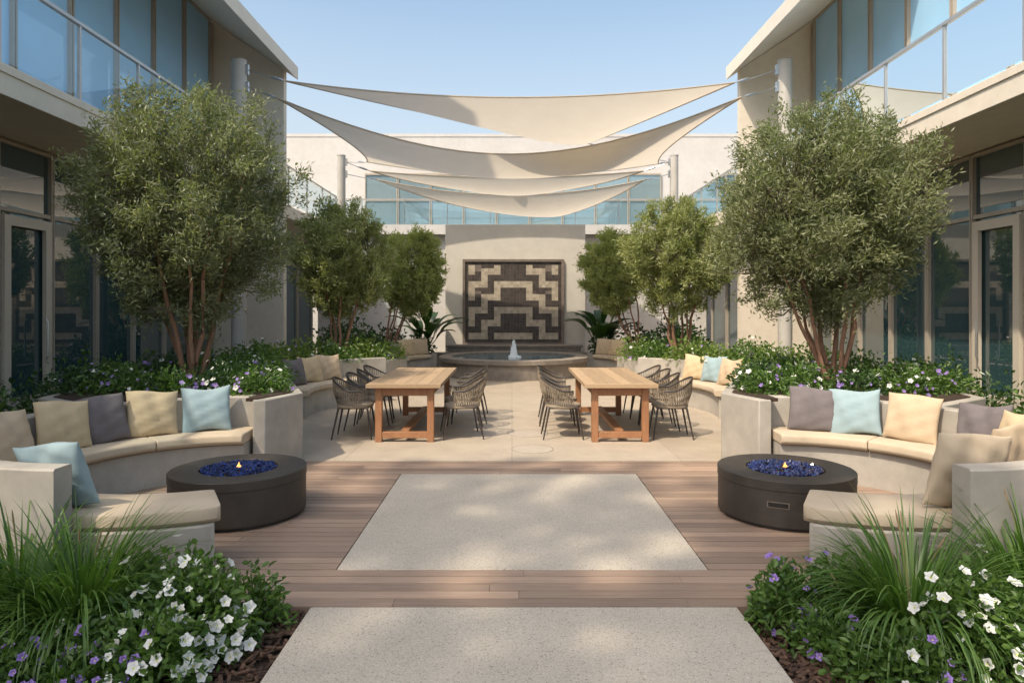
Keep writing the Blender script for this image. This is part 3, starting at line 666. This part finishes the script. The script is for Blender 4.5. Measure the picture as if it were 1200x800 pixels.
def plant(label,cat,group,loc,rx,ry,h,nl,leafL,fl,fs,seed,matl='leaf',name='flowering_plant',broad=True,face=None):
    rg=np.random.default_rng(seed); t=thing(name,label,cat,loc,group=group)
    d=nz(rg.normal(size=(nl,3))); d[:,2]=np.abs(d[:,2]); rr=(.25+.75*rg.random(nl)**.45)[:,None]
    az=np.arctan2(d[:,1],d[:,0]); lump=(1+.16*np.sin(3*az+seed)+.12*np.sin(5*az+2*seed+4*d[:,2]))[:,None]
    P=np.array(loc)+d*rr*lump*np.array([rx,ry,h]); D=d*.7+nz(rg.normal(size=(nl,3)))*.75+np.array([0,0,.15])
    V,F,k=leaf_geo(P,D,leafL*rg.uniform(.6,1.3,nl),leafL*.52*rg.uniform(.7,1.2,nl),rg,broad)
    vals=np.repeat(np.clip(rg.random(nl)*.9+.1*rg.random(),0,1),k)
    foliage_obj('foliage',V,F,vals,M[matl],t)
    st=MB(); nst=9
    for i in range(nst):
        a=rg.uniform(0,6.28); q=rg.uniform(.3,.8); st.tube([loc,(loc[0]+math.cos(a)*rx*q*.5,loc[1]+math.sin(a)*ry*q*.5,loc[2]+h*.45),(loc[0]+math.cos(a)*rx*q,loc[1]+math.sin(a)*ry*q,loc[2]+h*.8)],[.006,.005,.003],4)
    st.build('stems',M['grass'],t,recalc=False)
    for dat,cnt in fl:
        f_=fs*(.8 if dat is FV and fs>.027 else 1)
        cl=[]
        for _ in range(max(2,cnt//7)):
            e=rg.normal(size=3); e[2]=abs(e[2])*.9+.1; e[1]-=.5; cl.append(e/np.linalg.norm(e))
        for i in range(cnt):
            if rg.random()<.7: e=cl[int(rg.integers(len(cl)))]+rg.normal(size=3)*.2; e[2]=abs(e[2])
            else: e=rg.normal(size=3); e[2]=abs(e[2])*.9+.1; e[1]-=.5
            e=e/np.linalg.norm(e); 
            a=math.atan2(e[1],e[0]); lu=1+.16*math.sin(3*a+seed)+.12*math.sin(5*a+2*seed+4*e[2])
            o=bpy.data.objects.new('flower',dat); COL.objects.link(o); o.parent=t
            o.location=e*np.array([rx,ry,h])*lu*rg.uniform(.88,1.10); dd=Vector(e)+Vector((rg.normal()*.4,-.3+rg.normal()*.4,.3)); o.rotation_euler=dd.to_track_quat('Z','Y').to_euler()
            s_=f_*rg.uniform(.6,1.15); o.scale=(s_,s_,s_*rg.uniform(.7,1.8))
    return t
gp='foreground flowers beside the path'
plant('large white petunia bush at the lower left, beside the path corner','flowers',gp,(-1.66,3.50,-.03),.34,.28,.44,2400,.054,[(FW,84)],.0305,41)
plant('low white petunia plant closest to the camera on the left of the path','flowers',gp,(-1.66,3.14,-.03),.28,.22,.32,1600,.054,[(FW,38),(FV,8)],.030,42)
plant('white flowering plant at the left between grass and petunia bush','flowers',gp,(-2.0,3.26,-.03),.26,.22,.28,1100,.054,[(FW,12),(FV,14)],.029,43)
plant('violet flowering plant in the lower left picture corner','flowers',gp,(-2.2,3.14,-.03),.32,.2,.24,1200,.05,[(FV,54)],.031,44)
plant('violet flowering plant at the bottom edge between corner and white petunias','flowers',gp,(-1.9,3.04,-.03),.2,.16,.19,800,.05,[(FV,28)],.030,54)
plant('low leafy plant with few white flowers left of path against the deck','flowers',gp,(-1.40,3.72,-.03),.17,.14,.32,650,.048,[(FW,14)],.027,45)
plant('white flowering plant at the far left under the bench end','flowers',gp,(-2.05,3.76,-.03),.28,.2,.36,900,.05,[(FW,12)],.028,52)
plant('violet flowering plant at the right path corner, next to the deck','flowers',gp,(1.52,3.74,-.03),.24,.18,.32,1200,.05,[(FV,26)],.025,46)
plant('violet flowering plant right of the path, between grass and deck','flowers',gp,(1.82,3.78,-.03),.24,.18,.34,1000,.05,[(FV,20),(FW,3)],.025,47)
plant('large white petunia bush near the lower right picture corner','flowers',gp,(2.24,3.22,-.03),.31,.26,.46,2000,.054,[(FW,62)],.0315,48)
plant('low white flowering plant right of the path near the bottom edge','flowers',gp,(1.80,3.14,-.03),.28,.2,.24,1300,.053,[(FW,7),(FV,26)],.029,49)
plant('low leafy plant at the right path edge with violet blooms','flowers',gp,(1.60,3.4,-.03),.19,.18,.22,850,.045,[(FV,12)],.024,50)
plant('white flowering plant at the far right behind the petunia bush','flowers',gp,(2.62,3.60,-.03),.3,.22,.42,1000,.054,[(FW,18)],.030,51)
def grass(label,loc,n,h,seed,heads):
    rg=np.random.default_rng(seed); t=thing('ornamental_grass',label,'grass clump',loc,group='ornamental grass clumps')
    m=MB()
    for i in range(n):
        a=rg.uniform(0,6.28); r0=.13*math.sqrt(rg.random()); ln=h*rg.uniform(.6,1.25); lean=rg.uniform(.2,1.35)**1.05; w_=rg.uniform(.0045,.009)
        p=Vector((loc[0]+math.cos(a)*r0,loc[1]+math.sin(a)*r0,loc[2])); el=R(88-lean*20); vs=[]; sdv=Vector((-math.sin(a),math.cos(a),0)); K=9; fld=Vector((0,0,.35))
        for k in range(K+1):
            u=k/K; ww=w_*(1-u**2.6)+.0004
            vs+= [p-sdv*ww+fld*ww,p,p+sdv*ww+fld*ww]
            p=p+Vector((math.cos(a)*math.cos(el),math.sin(a)*math.cos(el),math.sin(el)))*ln/K; el-=lean*.34*(.35+1.1*u)+.02
        m.add(vs,[f for k in range(K) for f in ((3*k,3*k+1,3*k+4,3*k+3),(3*k+1,3*k+2,3*k+5,3*k+4))],rg.random())
    m.build('blades',M['grass'],t,recalc=False)
    for i in range(heads):
        a=rg.uniform(0,6.28); q=rg.uniform(.1,.35)*h; z=h*rg.uniform(.95,1.2)
        pts=[(loc[0]+math.cos(a)*q*u**1.5,loc[1]+math.sin(a)*q*u**1.5,loc[2]+z*(u-.12*u**3)) for u in (0,.3,.6,.8,.88,.94,1)]
        MB().tube(pts,[.002,.002,.0015,.003,.005,.0045,.001],5).build('seed_head',M['seed'],t)
grass('tall arching green grass clump at the left edge in front of the bench end',(-2.22,3.52,-.03),680,.68,61,3)
grass('arching grass clump in the left picture corner',(-2.62,3.64,-.03),480,.68,62,2)
grass('tall arching grass clump right of the path, in front of the bench end',(2.06,3.52,-.03),660,.68,63,4)
grass('grass clump at the right picture edge below the concrete bench end',(2.80,3.66,-.03),520,.72,64,3)
grass('thin grass clump just left of the tall right grass clump',(1.80,3.58,-.03),130,.38,65,1)
seed=100
for s,side in ((-1,'left'),(1,'right')):
    g1='flowers in the %s fire pit planter'%side; l1='white and violet flowers with green leaves spilling over the %s fire pit bench planter'%side
    for (x,y,rx,h,w_,v_) in ((-2.85,7.62,.32,.26,8,12),(-3.3,7.75,.34,.32,8,13),(-3.8,7.6,.34,.27,6,16),(-4.3,7.5,.36,.30,6,12),(-4.8,7.7,.36,.28,5,10),(-3.1,8.45,.4,.36,7,8),(-3.6,8.75,.4,.34,5,6),(-4.35,8.5,.4,.38,6,7),(-2.9,8.0,.3,.28,5,10),(-4.9,8.4,.36,.32,4,5)):
        seed+=1; plant(l1,'flowers',g1,((-s)*x,y,.76),rx,rx*.95,h,700,.058,[(FW,w_),(FV,v_)],.031,seed,'darkleaf' if seed%3==0 else 'leaf')
    g2='plants in the %s table planter'%side; l2='bright green flowering plants in the planter behind the %s table'%side
    for (x,y) in ((-3.95,10.6),(-4.0,11.4),(-3.75,12.1),(-3.3,12.75),(-2.8,13.35),(-2.55,13.9),(-4.6,12.0),(-4.5,13.0),(-3.7,13.2),(-4.8,10.9),(-3.2,13.9)):
        seed+=1; plant(l2,'flowers',g2,((-s)*x,y,.70),.42,.4,.34+.08*(seed%2),400,.085,[(FW,5),(FV,3)],.030,seed,'limeleaf' if seed%3 else 'leaf')
    g3='dark shrubs at the far %s'%side; l3='dark green leafy shrub in the low planter at the far %s'%side
    for (x,y,r,h) in ((-3.7,16.7,.4,.6),(-4.4,16.8,.55,.8),(-3.8,17.7,.45,.7),(-3.75,18.5,.4,.6),(-2.7,20.0,.4,.6),(-4.6,18.2,.6,1.0),(-3.6,20.0,.55,.8),(-4.6,19.8,.6,1.0)):
        seed+=1; plant(l3,'shrub',g3,((-s)*x,y,.42),r,r,h,380,.13,[],.02,seed,'darkleaf','shrub')
    g4='hedge shrubs along the %s building'%side; l4='green hedge shrub in front of the %s building windows'%side
    for i in range(9):
        seed+=1; y=5.0+i*.95; plant(l4,'shrub',g4,(s*(6.05+.12*(i%2)),y,-.05),.62,.6,.78+.12*(i%3),900,.085,[(FW,5 if i%2 else 2)],.027,seed,'leaf' if i%2 else 'darkleaf','shrub')
    for i in range(3):
        seed+=1; plant('low green shrub squeezed between the %s bench back and planter'%side,'shrub','low shrubs behind the %s bench'%side,(s*(4.95+.1*i),5.6+i*.55,-.05),.45,.45,.82,700,.08,[(FW,4)],.027,seed,'leaf','shrub')
def tropical(label,loc,n,h,seed):
    rg=np.random.default_rng(seed); t=thing('tropical_plant',label,'plant',loc,group='large leaved plants by the mosaic wall')
    m=MB(); st=MB()
    for i in range(n):
        a=rg.uniform(0,6.28); el=R(rg.uniform(45,85)); sl=h*rg.uniform(.3,.6)
        d=Vector((math.cos(a)*math.cos(el),math.sin(a)*math.cos(el),math.sin(el))); p=Vector(loc)+d*sl; st.tube([loc,p],[.012,.008],5)
        sdv=Vector((-math.sin(a),math.cos(a),0)); ln=h*rg.uniform(.45,.65); wd=ln*.2; vs=[];K=7
        for k in range(K+1):
            u=k/K; ww=wd*math.sin(math.pi*min(1,u*.92+.06))**.8; up=Vector((0,0,ww*.25)); vs+=[p-sdv*ww+up,p,p+sdv*ww+up]
            p=p+Vector((math.cos(a)*math.cos(el),math.sin(a)*math.cos(el),math.sin(el)))*ln/K; el-=.2
        m.add(vs,[f for k in range(K) for f in ((3*k,3*k+1,3*k+4,3*k+3),(3*k+1,3*k+2,3*k+5,3*k+4))],rg.random())
    m.build('leaves',M['darkleaf'],t,recalc=False); st.build('stalks',M['grass'],t,recalc=False)
tropical('large leaved tropical plant at the left edge of the mosaic wall',(-2.55,20.3,.42),22,1.5,71)
tropical('large leaved tropical plant at the right edge of the mosaic wall',(2.65,20.3,.42),22,1.5,72)
